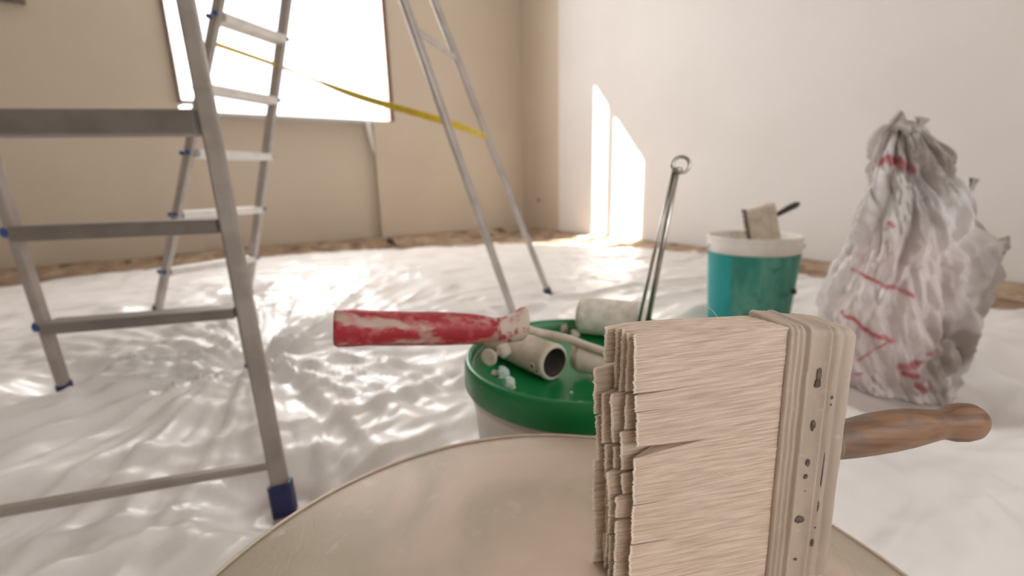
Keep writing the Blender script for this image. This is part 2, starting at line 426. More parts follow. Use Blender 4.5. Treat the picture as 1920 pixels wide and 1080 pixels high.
# near stepladder -----------------------------------------------------------
nl = thing('stepladder', 'short aluminium stepladder at the left seen from behind, blue feet, nearest the camera', 'ladder', (-1.1, 1.0, 0))
GL, GR = (-1.418, 1.333), (-.915, 1.481)
xL, xR = (.055, -.10), (.09, -.17)
u3 = Vector((GR[0] - GL[0], GR[1] - GL[1], 0)).normalized(); n3 = Vector((u3.y, -u3.x, 0))
AN = 1.88
for F0, v_ in ((GL, xL), (GR, xR)):
    MB().add(*bar(lat(F0, v_, .03), lat(F0, v_, AN), .040, .022, n3)).build('stile', M['alu_worn'], nl)
    MB().add(*foot_boot(lat(F0, v_, .004), Vector((v_[0], v_[1], 1)), .044, .027, n3, None, .042)).build('foot', M['blue'], nl)
    FEET.append(F0)
for k, z in enumerate([.236, .519, .806]):
    p = lat(GL, xL, z); q = lat(GR, xR, z); d = (q - p).normalized()
    hh = .034 if k < 2 else (.062 if k == 2 else .036)
    if k == 1: hh = .042
    st = MB().add(*bar(p + d * .012, q - d * .012, .08 if k != 2 else .1, hh, n3, .005)).build('tread', M['alu_dark'], nl)
    for e, sg in ((p, -1), (q, 1)):
        c0 = e + d * (.006 * sg) + n3 * .010 + Vector((0, 0, .004))
        o = MB().add(*tube([c0 - d * .004 * sg, c0 + d * (.012 * sg)], .0155, 12)).build('rivet_cap', M['bluecap'], None); o.parent = st
HR = (-.453, .768); yR = ((-.925 + .09 * AN + .453) / AN, (1.481 - .17 * AN - .768) / AN)
HL = (-1.420, .477); yL = ((-1.418 + .055 * AN + 1.42) / AN, (1.333 - .10 * AN - .477) / AN)
for F0, v_ in ((HR, yR), (HL, yL)):
    MB().add(*bar(lat(F0, v_, .03), lat(F0, v_, AN - .02), .024, .030, n3)).build('support_leg', M['alu_worn'], nl)
    MB().add(*foot_boot(lat(F0, v_, .004), Vector((v_[0], v_[1], 1)), .036, .040, n3, None, .06)).build('foot', M['blue'], nl)
    FEET.append(F0)
MB().add(*bar(lat(HR, yR, .10), lat(HL, yL, .10), .016, .022, (0, 0, 1), .004)).build('crossbar', M['alu_worn'], nl)
pa = (lat(GL, xL, AN) + lat(HL, yL, AN)) / 2; pb = (lat(GR, xR, AN) + lat(HR, yR, AN)) / 2
MB().add(*bar(pa - u3 * .03, pb + u3 * .03, .15, .04, n3, .01)).build('top_platform', M['alu_worn'], nl)

# ------------------------------------------------------------------ plastic sheet on the floor
TUBC, TUBR = (.021, .194), .25
LIDC, LIDR, LIDZ = (.095, .637), .165, .375
BUC = (.97, 1.80)
BAGC = (1.10, 1.24)
NS, NT = 480, 520
s_ = np.linspace(.02, 6.3, NS); t_ = np.linspace(.2, 6.4, NT)
SS, TT = np.meshgrid(s_, t_, indexing='ij')
X = RC.x + RA.x * SS + RB.x * TT; Yy = RC.y + RA.y * SS + RB.y * TT
def folds(px, py, r0, dec, k, amp, seed):
    dx = X - px; dy = Yy - py; r = np.hypot(dx, dy); ph = np.arctan2(dy, dx)
    cx_, sy_ = np.cos(ph) * k + seed + r * .8, np.sin(ph) * k + seed + r * .5
    n1 = ridge(vnoise(cx_, sy_), 3.5) + .5 * ridge(vnoise(cx_ * 2.3 + 5, sy_ * 2.3 + 9), 3.5)
    return amp * n1 * np.clip((r - r0) / .12, 0, 1) * np.exp(-(r / dec) ** 1.6)
hgt = folds(-.925, 1.481, .0, 1.25, 4.8, .040, 40)
hgt += folds(-.925, 1.481, .22, 1.5, 10, .014, 60)
hgt += folds(-.453, .768, .03, .45, 2.6, .020, 80)
hgt += folds(-1.42, 1.333, .03, .4, 2.4, .014, 120)
hgt += folds(.012, 2.102, .03, .5, 2.2, .014, 160)
hgt += folds(-1.594, 2.658, .03, .5, 2.2, .014, 200)
hgt += folds(.9, .9, .1, .8, 2.8, .018, 33)
ang = .5; cx_ = X * math.cos(ang) + Yy * math.sin(ang); cy_ = -X * math.sin(ang) + Yy * math.cos(ang)
wp = .6 * fbm(X * .9, Yy * .9, 2)
hgt += .022 * ridge(fbm(cx_ * 1.3 + wp, cy_ * 5.5 + wp * 4, 3), 4)
hgt += .012 * ridge(fbm(cx_ * 4.2 + 9 + wp * 3, cy_ * 1.5 + 3, 3), 4)
hgt += .009 * ridge(fbm(cx_ * 3.0 + 40 + wp * 2, cy_ * 13 + wp * 9, 3), 4) + .003 * fbm(X * 9, Yy * 9, 3)
flat = np.ones_like(hgt)
for (fx, fy) in FEET:
    flat *= np.clip((np.hypot(X - fx, Yy - fy) - .05) / .10, 0, 1)
for (fx, fy), rr in ((TUBC, .24), (LIDC, .16), (BUC, .17), (BAGC, .22)):
    flat *= np.clip((np.hypot(X - fx, Yy - fy) - rr) / .08, 0, 1)
hgt = .004 + hgt * flat
wav = .05 * (fbm(SS * 2.2 + 5, TT * 2.2, 3) - .5) * 2
te = np.interp(SS, [0, .35, .6, 1.15, 2.18, 3.1, 4.2, 4.75, 6.3], [2.7, 2.2, 1.85, 1.15, .72, .55, .58, .80, .95]) + wav
se = np.interp(TT, [1.5, 2.0, 2.8, 3.4, 3.8, 4.5, 7.6], [.55, .40, .16, .24, .50, .55, .5]) + wav * .8
keep = (TT > te) & (SS > se)
idx = -np.ones(keep.shape, int); idx[keep] = np.arange(keep.sum())
vv = np.stack([X[keep], Yy[keep], hgt[keep]], 1)
k4 = keep[:-1, :-1] & keep[1:, :-1] & keep[1:, 1:] & keep[:-1, 1:]
ff = np.stack([idx[:-1, :-1][k4], idx[1:, :-1][k4], idx[1:, 1:][k4], idx[:-1, 1:][k4]], 1)
me = bpy.data.meshes.new('plastic_sheet')
me.vertices.add(len(vv)); me.vertices.foreach_set('co', vv.astype('f4').ravel())
me.loops.add(ff.size); me.loops.foreach_set('vertex_index', ff.astype('i4').ravel())
me.polygons.add(len(ff)); me.polygons.foreach_set('loop_start', np.arange(0, ff.size, 4, dtype='i4')); me.polygons.foreach_set('loop_total', np.full(len(ff), 4, 'i4'))
me.update(calc_edges=True); me.validate()
me.polygons.foreach_set('use_smooth', [True] * len(me.polygons))
cn = me.color_attributes.new('contact', 'FLOAT_COLOR', 'POINT')
gr_ = np.clip(1 - (hgt[keep] - .004) / .016, 0, 1) ** 1.5
gr_ = gr_ * (.2 + .9 * fbm(X[keep] * 3.1, Yy[keep] * 3.1, 3))
cn.data.foreach_set('color', np.stack([gr_, gr_, gr_, np.ones_like(gr_)], 1).astype('f4').ravel())
me.materials.append(M['film'])
sh = bpy.data.objects.new('plastic_sheet', me); COL.objects.link(sh)
tag(sh, 'wrinkled white plastic dust sheet spread over the whole floor', 'dust sheet')

# ------------------------------------------------------------------ foreground tub
tb = thing('mixing_tub', 'wide round plaster-smeared mixing tub in the foreground with a brush standing in it', 'tub', (*TUBC, .0))
rz = .354
MB().add(*lathe([(.0, .006), (.200, .006), (.205, .012), (.246, rz - .01), (.2485, rz), (.2500, rz + .0005), (.2512, rz - .002), (.2515, rz - .02)][::-1] , (*TUBC, 0), n=160)).build('shell', M['tub'], tb, True)
# inside face and plaster fill: slightly lumpy surface
n = 160; prof = [(.2490, rz - .0006), (.2460, rz - .004), (.2435, rz - .011), (.238, rz - .019), (.228, rz - .0245), (.214, rz - .0275), (.19, rz - .0285), (.15, rz - .0288), (.10, rz - .029), (.05, rz - .029), (.004, rz - .029)]
rings = []
for i, (r, z) in enumerate(prof):
    ring = []
    for k in range(n):
        a = 2 * math.pi * k / n
        e = (0 if i < 2 else .0016) * (float(fbm(math.cos(a) * r * 30 + 50, math.sin(a) * r * 30 + 50, 3)) - .5) if i < 9 else 0
        ring.append(Vector((TUBC[0] + math.cos(a) * r, TUBC[1] + math.sin(a) * r, z + e)))
    rings.append(ring)
MB().add(*loft(rings, True)).build('plaster_fill', M['plaster'], tb, True)
# steel bead on the rim
MB().add(*torus((*TUBC, rz), .2497, .0012, (0, 0, 1), 160, 8)).build('rim', M['plaster'], tb, True)

# ------------------------------------------------------------------ foreground brush
AZ = math.radians(84)
bu = Vector((math.sin(AZ), math.cos(AZ), -.022)).normalized()
bw = Vector((-math.cos(AZ), math.sin(AZ), 0)).normalized()
bd = bu.cross(bw); bd = -bd if bd.z > 0 else bd      # down along the brush
bd = (bd + bu * .045).normalized()                   # the block leans a little
B0 = Vector((0.0691, 0.2450, 0.5349))
BL = .0955; FE = .1395; BT = .037; BH = .2085
def Bq(x, y, z): return B0 + bu * x + bw * y + bd * z
br = thing('block_brush', 'big plaster-caked block brush in the foreground, cream bristles, turned wooden handle', 'brush', Bq(.1, .018, .204))
def tuft(y0, y1, z0, z1, x0, seed, fan0=0.0, fan1=0.0, conv=0.0, slope=0.0, reach=.05, thin=True):
    """one clump of bristles: strands side by side, ragged at the tip"""
    step = .00042; nz = max(4, int((z1 - z0) / step)); r = random.Random(seed)
    v = []; f = []
    xs = [0, .0014, .006, .014, .028, .045, .07, BL + .002]
    low = r.uniform(-.0004, .0004)
    for i in range(nz + 1):
        a = i / nz; zb = z0 + (z1 - z0) * a
        low = low * .86 + r.uniform(-.00026, .00026)
        xt = x0 + low + slope * (a - .5) + (-r.uniform(0, .0008) if r.random() < .3 else r.uniform(-.0001, .0001))
        jy = r.uniform(-.00022, .00022)
        gap = (.0010 * (1 - a) - .0010 * a)
        for xq in xs:
            x = xt + (BL + .002 - xt) * (xq / (BL + .002))
            g = max(0, 1 - (x - x0) / reach) ** 1.3
            ov = .0005 * (1 - g) * (-1 if i == 0 else (1 if i == nz else 0))
            th_ = 1 - .88 * max(0, 1 - (x - x0) / .016) ** 1.1 if thin else 1
            sag = .0085 * (1 - x / BL) * min(1, zb / .03)
            z = zb + ov + g * (fan0 * (1 - a) + fan1 * a) + sag * 1.0
            tip = 1 if xq > 0 else 0
            yy0 = y0 + jy * tip + (.0002 if xq == 0 else 0) + g * conv
            yy1 = y0 + g * conv + max(.0005, (y1 - y0 - g * conv) * th_)
            v.append(Bq(x, yy0, z)); v.append(Bq(x, yy1, z))
    m2 = len(xs) * 2; tips = []
    for i in range(nz):
        o = i * m2; q = o + m2
        for k in range(len(xs) - 1):
            f.append((o + 2 * k, o + 2 * k + 2, q + 2 * k + 2, q + 2 * k))            # front face
            f.append((o + 2 * k + 1, q + 2 * k + 1, q + 2 * k + 3, o + 2 * k + 3))    # back face
        tips.append(len(f)); f.append((o, q, q + 1, o + 1))                           # tips
    for o, fl_ in ((0, False), (nz * m2, True)):
        for k in range(len(xs) - 1):
            q = (o + 2 * k, o + 2 * k + 1, o + 2 * k + 3, o + 2 * k + 2)
            f.append(q[::-1] if fl_ else q)
    ob = MB().add(v, f).build('bristle_tuft', [M['bristle'], M['tip']], br)
    for k in range(nz):
        ob.data.polygons[tips[k]].material_index = 1
        # pale ring: the first short segment of every strand is tip coloured too
    for p in ob.data.polygons: pass
    nf = 2 * (len(xs) - 1) + 1
    for i in range(nz):
        ob.data.polygons[i * nf].material_index = 1
        ob.data.polygons[i * nf + 1].material_index = 1
    return ob
YL = [0, .0078, .0150, .0225, .0300, BT]
# front layer: the clumps seen in the photograph (z from the top edge, x offset of the tips)
front = [(.0000, .0290, .0000), (.0292, .0405, .0010), (.0408, .0650, .0020), (.0655, .1040, .0005), (.1043, .1330, .0000), (.1333, .1640, -.0010), (.1643, BH, -.001)]
fans = [(0, -.0003), (.0009, -.0002), (.0003, -.0012), (.0058, -.0003), (.0006, -.0003), (.0009, -.0003), (.0006, 0)]
sd0 = 100
for (a, b, x0), (f0, f1) in zip(front, fans):
    tuft(YL[0], YL[1] - .0001, a, b - .0001, x0, sd0, f0, f1); sd0 += 1
rnd = random.Random(5)
ext = [0, -.0034, -.0066, -.0098, -.0140]
for L in range(1, 5):
    z = .0000 + (.0008 * L); first = True
    while z < BH - .004:
        ln = rnd.uniform(.012, .042)
        z2 = min(z + ln, BH)
        if BH - z2 < .006: z2 = BH
        xe = ext[L] - .0045 * z / BH + rnd.uniform(-.0030, .0026)
        if z < .012: xe = ext[L] * (.35 if L < 4 else .55)
        sub = rnd.random() < .22 and L > 1
        y0, y1 = YL[L] + .0002, YL[L + 1] - .0001
        if sub:
            ym = (y0 + y1) / 2
            tuft(y0, ym, z, z2 - .0002, xe + rnd.uniform(.001, .003), sd0, rnd.uniform(0, .0012), rnd.uniform(-.0012, 0), rnd.uniform(0, .0008)); sd0 += 1
            tuft(ym + .0002, y1, z, z2 - .0002, xe, sd0, rnd.uniform(0, .0012), rnd.uniform(-.0012, 0)); sd0 += 1
        else:
            tuft(y0, y1, z, z2 - .0002, xe, sd0, rnd.uniform(0, .0016), rnd.uniform(-.0016, 0), rnd.uniform(0, .0012), rnd.uniform(-.0016, .0016)); sd0 += 1
        z = z2
# stray hairs
for k, (x, y, z, dx, dz) in enumerate([(.040, .02, -.0005, -.010, -.008), (.042, .021, -.0005, -.014, -.005), (.062, .018, 0, -.012, -.011), (.03, -.0002, .118, .012, -.004), (-.0005, .004, .15, -.006, .003), (.052, -.0003, .09, .01, .006)]):
    p0 = Bq(x, y, z); p1 = Bq(x + dx * .5, y - .0005, z + dz * .7); p2 = Bq(x + dx, y - .0012, z + dz)
    MB().add(*tube(spline([p0, p1, p2], 5), .00011, 5)).build('loose_bristle', M['tip'], br)
# ferrule: lofted rounded box with ridges
prof = [(BL - .0015, .0006), (BL - .0005, .0017), (BL + .0010, .0019), (BL + .0022, .0007), (BL + .0032, .0017), (BL + .0048, .0018), (BL + .0058, .0008), (BL + .0068, .0018), (BL + .0082, .0019), (BL + .0094, .0007), (BL + .0104, .0012), (BL + .0112, .0026), (BL + .0128, .0028), (BL + .0136, .0016), (BL + .0145, .0015),
        (BL + .0240, .0015), (BL + .0250, .0022), (BL + .0262, .0022), (BL + .0272, .0010), (BL + .0284, .0021), (BL + .0330, .0021), (BL + .0340, .0010), (BL + .0352, .0019), (BL + .0400, .0018), (BL + .0422, .0012), (FE, -.0010), (FE + .0006, -.006)]
def rrect(x, off):
    k = max(0, (x - BL) / (FE - BL)); drop = .0040 * k; R = .0042 + .001 * k
    y0, y1 = -off, BT + off - .007 * k; z0, z1 = -off + drop, BH - .0005 - .003 * k
    out = []
    nzs = 60
    def corner(cy, cz, a0):
        for q in range(6):
            a = a0 + q * (math.pi / 2) / 5
            out.append((cy + R * math.cos(a), cz + R * math.sin(a)))
    corner(y1 - R, z1 - R, 0)
    corner(y0 + R, z1 - R, math.pi / 2)
    for q in range(1, nzs): out.append((y0, z1 - R - (z1 - z0 - 2 * R) * q / nzs))
    corner(y0 + R, z0 + R, math.pi)
    corner(y1 - R, z0 + R, math.pi * 1.5)
    for q in range(1, nzs): out.append((y1, z0 + R + (z1 - z0 - 2 * R) * q / nzs))
    res = []
    for y, z in out:
        e = .00050 * (float(fbm(x * 260 + 60, z * 90 + y * 160 + 60, 3)) - .5)
        wob = .0005 * (float(vnoise(z * 60 + 11, 4.0)) - .5)
        res.append(Bq(x + wob, y - e if y < BT / 2 else y + e, z))
    return res
MB().add(*loft([rrect(x, o) for x, o in prof])).build('ferrule', M['ferrule'], br, False)
fo = bpy.data.objects[[o.name for o in bpy.data.objects if o.name.startswith('ferrule')][0]]
for p in fo.data.polygons:
    if len(p.vertices) == 4: p.use_smooth = True
# exposed metal: rivets and flaked spots on the front face
def spot(x, z, rx, rz_, seed, name='flake_mark', depth=.0001):
    r = random.Random(seed); n = 16; ring = []; top = []
    for k in range(n):
        a = 2 * math.pi * k / n; q = 1 + r.uniform(-.22, .22)
        ring.append(Bq(x + rx * q * math.cos(a), -.0019, z + rz_ * q * math.sin(a)))
        top.append(Bq(x + rx * .9 * q * math.cos(a), -.0019 - depth - .0003, z + rz_ * .9 * q * math.sin(a)))
    MB().add(*loft([ring, top])).build(name, M['rusty'], br)
XW = BL + .0190
for k, (x, z, rx, rz_) in enumerate([(XW + .0012, .030, .0016, .0048), (XW + .0008, .0355, .0022, .0030), (XW + .0010, .0635, .0014, .0038), (XW + .0004, .0900, .0015, .0026), (XW, .0998, .0012, .0020), (XW + .0007, .1105, .0004, .0004), (XW - .001, .132, .0030, .0030),
                                     (BL + .0302, .0450, .0012, .0016), (BL + .0302, .0500, .0007, .0009), (BL + .0300, .0960, .00055, .0125), (BL + .0298, .1230, .0007, .0040), (BL + .0296, .1390, .0007, .0008), (BL + .0290, .1510, .0009, .0038), (XW - .001, .163, .0012, .0010)]):
    spot(x, z, rx, rz_, k)
# wooden handle from the back of the block
hz0 = .092
hs = [(-0.004, 0.00935, 0), (0.004, 0.01068, 0), (0.012, 0.01228, 0), (0.022, 0.01353, 0), (0.036, 0.01442, 0), (0.052, 0.0146, 0), (0.064, 0.01388, 0), (0.076, 0.01228, 0), (0.085, 0.01086, 0), (0.089, 0.0105, 0), (0.093, 0.01139, 0), (0.0985, 0.01317, 0), (0.106, 0.01388, 0), (0.113, 0.01299, 0), (0.118, 0.00997, 0), (0.1205, 0.00534, 0), (0.121, 0.00089, 0)]
rings = []
for i, (x, r, _) in enumerate(hs):
    cc = Bq(FE + x * 1.03, BT / 2, hz0 - .0025 * math.sin(x * 30) - x * .10)
    rings.append([cc + (bw * math.cos(k * 2 * math.pi / 32) * .86 - bd * math.sin(k * 2 * math.pi / 32)) * r for k in range(32)])
MB().add(*loft(rings)).build('handle', M['wood'], br, True)
MB().add(*loft([[cc for cc in [Bq(FE + x * 1.03, BT / 2, hz0 - .0025 * math.sin(x * 30) - x * .10) + (bw * math.cos(k * 2 * math.pi / 32) * .86 - bd * math.sin(k * 2 * math.pi / 32)) * (r + .0004) for k in range(32)]] for x, r in ((-.004, .0096), (.004, .0110), (.0085, .0118), (.0100, .0121))])).build('handle_collar', M['woodend'], br, True)

# ------------------------------------------------------------------ bucket with green lid
gb = thing('lidded_bucket', 'white plastic bucket with a green lid standing behind the foreground tub', 'bucket', (*LIDC, 0))
MB().add(*lathe([(.0, .0055), (.132, .0055), (.1365, .010), (.1560, LIDZ - .060), (.1600, LIDZ - .058), (.1600, LIDZ - .052), (.1565, LIDZ - .050), (.1575, LIDZ - .012), (.1545, LIDZ - .012)], (*LIDC, 0), n=96)).build('body', M['white_pl'], gb, True)
MB().add(*lathe([(.1610, LIDZ - .040), (.1665, LIDZ - .040), (.1690, LIDZ - .037), (.1680, LIDZ - .010), (.1665, LIDZ - .003), (.1640, LIDZ), (.1600, LIDZ), (.1575, LIDZ - .003), (.1560, LIDZ - .018), (.1500, LIDZ - .020), (.08, LIDZ - .020), (.0, LIDZ - .020)], (*LIDC, 0), n=128)).build('lid', M['green'], gb, True)
LF = LIDZ - .020
# lid floor ribs near the rim
for a in (3.75, 4.0):
    c = Vector((LIDC[0] + .140 * math.cos(a), LIDC[1] + .140 * math.sin(a), LF)); e = Vector((math.cos(a), math.sin(a), 0))
    MB().add(*bar(c - e * .012 + Vector((0, 0, .002)), c + e * .010 + Vector((0, 0, .002)), .004, .006, (0, 0, 1), .001)).build('rib', M['green'], gb)

# white pipe piece lying on the lid
tc0 = Vector((0.0557, 0.5798, 0.3810)); tc1 = Vector((-0.0275, 0.6871, 0.3810))
ax = (tc1 - tc0).normalized(); Lp = (tc1 - tc0).length
pp = thing('pipe_fitting', 'plaster-crusted pipe socket lying on the green lid with its dark bore facing us', 'pipe fitting', (tc0 + tc1) / 2 - Vector((0, 0, .026)))
MB().add(*lathe([(.0205, 0), (.0235, 0), (.0255, .002), (.0260, .006), (.0252, .012), (.0250, Lp * .6), (.0244, Lp), (.018, Lp + .003), (0.0, Lp + .003)], tc0, ax, 40)).build('sleeve', M['crust'], pp, True)
MB().add(*lathe([(.0212, -.0002), (.0205, .002), (.0200, .05), (.0, .052)], tc0, ax, 40)).build('bore', M['dark'], pp, True)
side_v = ax.cross(Vector((0, 0, 1))).normalized()
if side_v.y > 0: side_v = -side_v
for k, (al, hgt_, rr) in enumerate([(.018, -.15, .0042), (.009, -.35, .0034)]):
    c = tc0 + ax * al + (side_v * math.cos(hgt_) + Vector((0, 0, 1)) * math.sin(hgt_)) * .0255
    MB().add(*torus(c, rr, .0015, side_v, 16, 6)).build('boss', M['crust'], pp, True)
    MB().add(*tube([c - side_v * .002, c + side_v * .0006], rr * .7, 10)).build('screw_hole', M['dark'], pp)
# clamp right of the bore and the stub it holds
c1 = Vector((0.0860, 0.5988, 0.3820)); c2 = Vector((0.1438, 0.5535, 0.3820))
a2 = (c2 - c1).normalized()
MB().add(*lathe([(.0, 0), (.014, 0), (.017, .002), (.017, .008), (.0205, .010), (.0215, .014), (.0205, .018), (.0195, .022), (.0195, .05), (.0, .05)], c1, a2, 28)).build('clamp', M['crust'], pp, True)
MB().add(*bar(c1 + Vector((-.004, -.004, .016)), c1 + a2 * .016 + Vector((0, 0, .016)), .008, .012, (0, 0, 1), .002)).build('clamp_lug', M['crust'], pp)
MB().add(*bar(c1 + Vector((-.002, -.012, -.004)), c1 + Vector((.002, -.012, .012)), .010, .008, (1, 0, 0), .002)).build('clamp_lug', M['crust'], pp)
# wing bolt on the far end
w0 = Vector((-0.0176, 0.6147, 0.3850)); w1 = Vector((-0.0380, 0.6041, 0.3800)); wdir = (w1 - w0).normalized()
MB().add(*lathe([(.0, -.012), (.009, -.012), (.0100, -.004), (.0100, .002), (.007, .004), (.0035, .004), (.0035, .020), (0, .020)], w0, wdir, 20)).build('wing_bolt', M['crust'], pp, True)
cc = w0 + wdir * .020
MB().add(*lathe([(.0, -.0015), (.009, -.002), (.0120, -.0015), (.0128, 0), (.0120, .0018), (.009, .002), (.004, .001), (0, .001)], cc, Vector((-.45, -.88, .15)).normalized(), 24)).build('wing_head', M['crust'], pp, True)

# paint roller: red handle, wire frame, nap sleeve
r0 = Vector((-0.2028, 0.4900, 0.4664)); r1 = Vector((0.0168, 0.5650, 0.4385))
ro = thing('paint_roller', 'paint roller with a plaster-spattered red handle lying across the green lid', 'paint roller', (r0 + r1) / 2 - Vector((0, 0, .03)))
hv = (r1 - r0); hl = hv.length; hd = hv.normalized(); hup = (Vector((0, 0, 1)) - hd * hd.z).normalized(); hsd = hd.cross(hup)
# sections: fraction along, half height, centre lift
sec = [(0, .0145, 0), (.004, .0200, 0), (.02, .0222, .0), (.09, .0220, 0), (.16, .0205, -.0004), (.26, .0208, -.0010), (.36, .0205, -.0016), (.46, .0208, -.0018), (.58, .0205, -.0022), (.68, .0195, -.0028), (.77, .0175, -.0036), (.83, .0150, -.0044)]
sec2 = [(.80, .0157, -.0040), (.85, .0158, -.0038), (.90, .0178, -.0028), (.94, .0205, .0004), (.97, .0222, .0036), (.990, .0215, .0048), (1.0, .0150, .0056)]
def hand(sc):
    rings = []
    for fr_, h, lift in sc:
        c = r0 + hv * fr_ + hup * lift
        sq = .86 if fr_ < .85 else .80
        rings.append([c + hup * (h * math.sin(k * 2 * math.pi / 32)) + hsd * (h * sq * math.cos(k * 2 * math.pi / 32)) for k in range(32)])
    return loft(rings)
g_ = MB().add(*hand(sec)).build('grip', M['red'], ro, True)
g_['label'] = 'red plastic grip smeared with plaster'
MB().add(*hand(sec2)).build('guard', M['redcrust'], ro, True)
wp_ = spline([r1 - hd * .01, Vector((0.0366, 0.6188, 0.4120)), Vector((0.0728, 0.6021, 0.4080)), Vector((0.1050, 0.5724, 0.4040)), Vector((0.1388, 0.5495, 0.4000)), Vector((0.1787, 0.5789, 0.3920)), Vector((0.2277, 0.6613, 0.3850)), Vector((0.2398, 0.7316, 0.3850)), Vector((0.2054, 0.7659, 0.3850))], 8)
MB().add(*tube(wp_, .0058, 10)).build('wire_frame', M['crust'], ro, True)
s0 = Vector((0.1186, 0.7766, 0.3900)); s1 = Vector((0.2200, 0.7262, 0.3900)); sa = (s1 - s0).normalized(); sl_ = (s1 - s0).length
rs_ = []
n = 40
for i in range(26):
    a = i / 25; r = .0325 * (1 - .30 * max(0, (abs(a - .5) - .44) / .06) ** 2)
    e1 = sa.cross(Vector((0, 0, 1))).normalized(); e2 = sa.cross(e1)
    ring = []
    for k in range(n):
        q = 2 * math.pi * k / n; rr = r + .0012 * (random.random() - .5)
        ring.append(s0 + sa * (sl_ * a) + (e1 * math.cos(q) + e2 * math.sin(q)) * rr)
    rs_.append(ring)
MB().add(*loft(rs_)).build('nap_sleeve', M['sleeve'], ro, True)
# plaster crumbs on the lid
def crumb(P, sz, seed, m_, label, name='plaster_chip', tall=1.0):
    r = random.Random(seed); bm = bmesh.new(); bmesh.ops.create_icosphere(bm, subdivisions=2, radius=1)
    for v in bm.verts:
        q = 1 + r.uniform(-.25, .25); v.co = Vector((v.co.x * q, v.co.y * q * .8, max(-.5, v.co.z * q * tall)))
        v.co = Vector(P) + (v.co + Vector((0, 0, .5))) * sz
    me = bpy.data.meshes.new(name); bm.to_mesh(me); bm.free(); me.materials.append(m_)
    o = bpy.data.objects.new(name, me); COL.objects.link(o)
    tag(o, label, 'plaster chip' if 'chip' in name or 'crumb' in name else 'rubble'); return o
crumb((-0.0159, 0.5969, 0.3550), .0085, 1, M['chip'], 'pale green plaster chip on the lid below the wing bolt, the rear one', tall=1.2)
crumb((-0.0069, 0.5602, 0.3550), .0085, 2, M['chip'], 'pale green plaster chip on the lid nearest its front rim, left side', tall=1.3)
crumb((-0.0275, 0.6031, 0.3550), .0050, 3, M['crust'], 'small brownish plaster crumb beside the rear pale chip on the lid', name='plaster_crumb')
crumb((0.0924, 0.7878, 0.3550), .0075, 4, M['crust'], 'beige plaster lump on the lid before the roller sleeve, left one', tall=1.5)
crumb((0.1093, 0.7627, 0.3550), .0080, 5, M['crust'], 'beige plaster lump on the lid touching the roller sleeve', tall=1.0)
crumb((0.0728, 0.5384, 0.3550), .0022, 6, M['chip'], 'tiny pale speck of plaster on the front of the green lid', name='plaster_crumb')
crumb((0.0539, 0.8228, 0.3550), .0050, 7, M['crust'], 'small beige crumb at the back of the green lid behind the wire', name='plaster_crumb')

# steel tool with two rods and a ring, standing on the lid
e0 = Vector((0.2091, 0.6903, 0.3610))
tp = Vector((0.2412, 0.6700, 0.6343)); rg = Vector((0.2461, 0.6700, 0.6408)); e1 = Vector((0.1952, 0.6962, 0.3610))
mt = thing('mixing_rod', 'polished steel stirring tool with two rods and a ring end rising from the green lid', 'tool', e0)
MB().add(*tube([e0, e0 * .5 + tp * .5, tp], [.0043, .0041, .0038], 14)).build('rod', M['steel'], mt, True)
MB().add(*tube([e1, (e1 + tp) / 2 + Vector((-.003, 0, 0)), tp + Vector((-.004, .004, 0))], [.0026, .0026, .0025], 12)).build('rod', M['steel'], mt, True)
MB().add(*torus(rg, .0115, .0026, (-.25, -1, .25), 32, 10)).build('ring', M['steel'], mt, True)
MB().add(*lathe([(0, -.004), (.006, -.003), (.0075, 0), (.006, .003), (0, .004)], tp, (0, 0, 1), 16)).build('collar', M['steel'], mt, True)

# ------------------------------------------------------------------ teal bucket with a brush in it
bk = thing('plaster_bucket', 'open white bucket with a teal label standing beside the rubble sack', 'bucket', (*BUC, 0))
zr = .40
MB().add(*lathe([(.0, .0055), (.140, .0055), (.145, .010), (.1655, zr - .055), (.1680, zr - .052), (.1690, zr - .030), (.1690, zr - .012), (.1715, zr - .008), (.1720, zr - .002), (.1700, zr), (.1675, zr - .001), (.1660, zr - .010), (.1600, zr - .05), (.158, zr - .09), (.0, zr - .09)], (*BUC, 0), n=80)).build('body', M['white_pl'], bk, True)
v = []; f = []; f2 = []; nA = 96
for i in range(12):
    z = .045 + (zr - .102 - .045 + .037) * i / 11
    r = .1478 + (.1655 - .145) * (z - .010) / (zr - .065) - .0006
    for k in range(nA): v.append((BUC[0] + r * math.cos(2 * math.pi * k / nA), BUC[1] + r * math.sin(2 * math.pi * k / nA), z))
lab = MB(); lab.add(v, [(i * nA + k, i * nA + (k + 1) % nA, (i + 1) * nA + (k + 1) % nA, (i + 1) * nA + k) for i in range(11) for k in range(nA)])
lo = lab.build('label', [M['teal2'], M['teal']], bk, True)
for p in lo.data.polygons:
    c = p.center; a = math.atan2(c.y - BUC[1], c.x - BUC[0])
    # plain teal band of the wrapper on the left side
    if -3.3 < a < -2.47 or a > 2.2: p.material_index = 1
MB().add(*lathe([(.0, -.002), (.155, -.002), (.158, 0)], (*BUC, zr - .10), n=48)).build('plaster_fill', M['plaster'], bk, True)
for sgn in (1,):
    pe = Vector((1.0556, 1.6800, 0.1908))
    MB().add(*bar(pe + Vector((-.040, .012, -.004)), pe + Vector((.022, -.012, .006)), .020, .018, (0, 0, 1), .004)).build('handle_lug', M['black'], bk)
# wire bail folded down the far side
bl = [Vector((BUC[0] + .1745 * math.cos(a), BUC[1] + .1745 * math.sin(a), zr - .035 - .10 * math.sin((a + .5) / 3.6 * math.pi))) for a in [(-.5 + .2 * k) for k in range(19)]]
MB().add(*tube(bl, .0022, 8)).build('bail', M['steel'], bk, True)

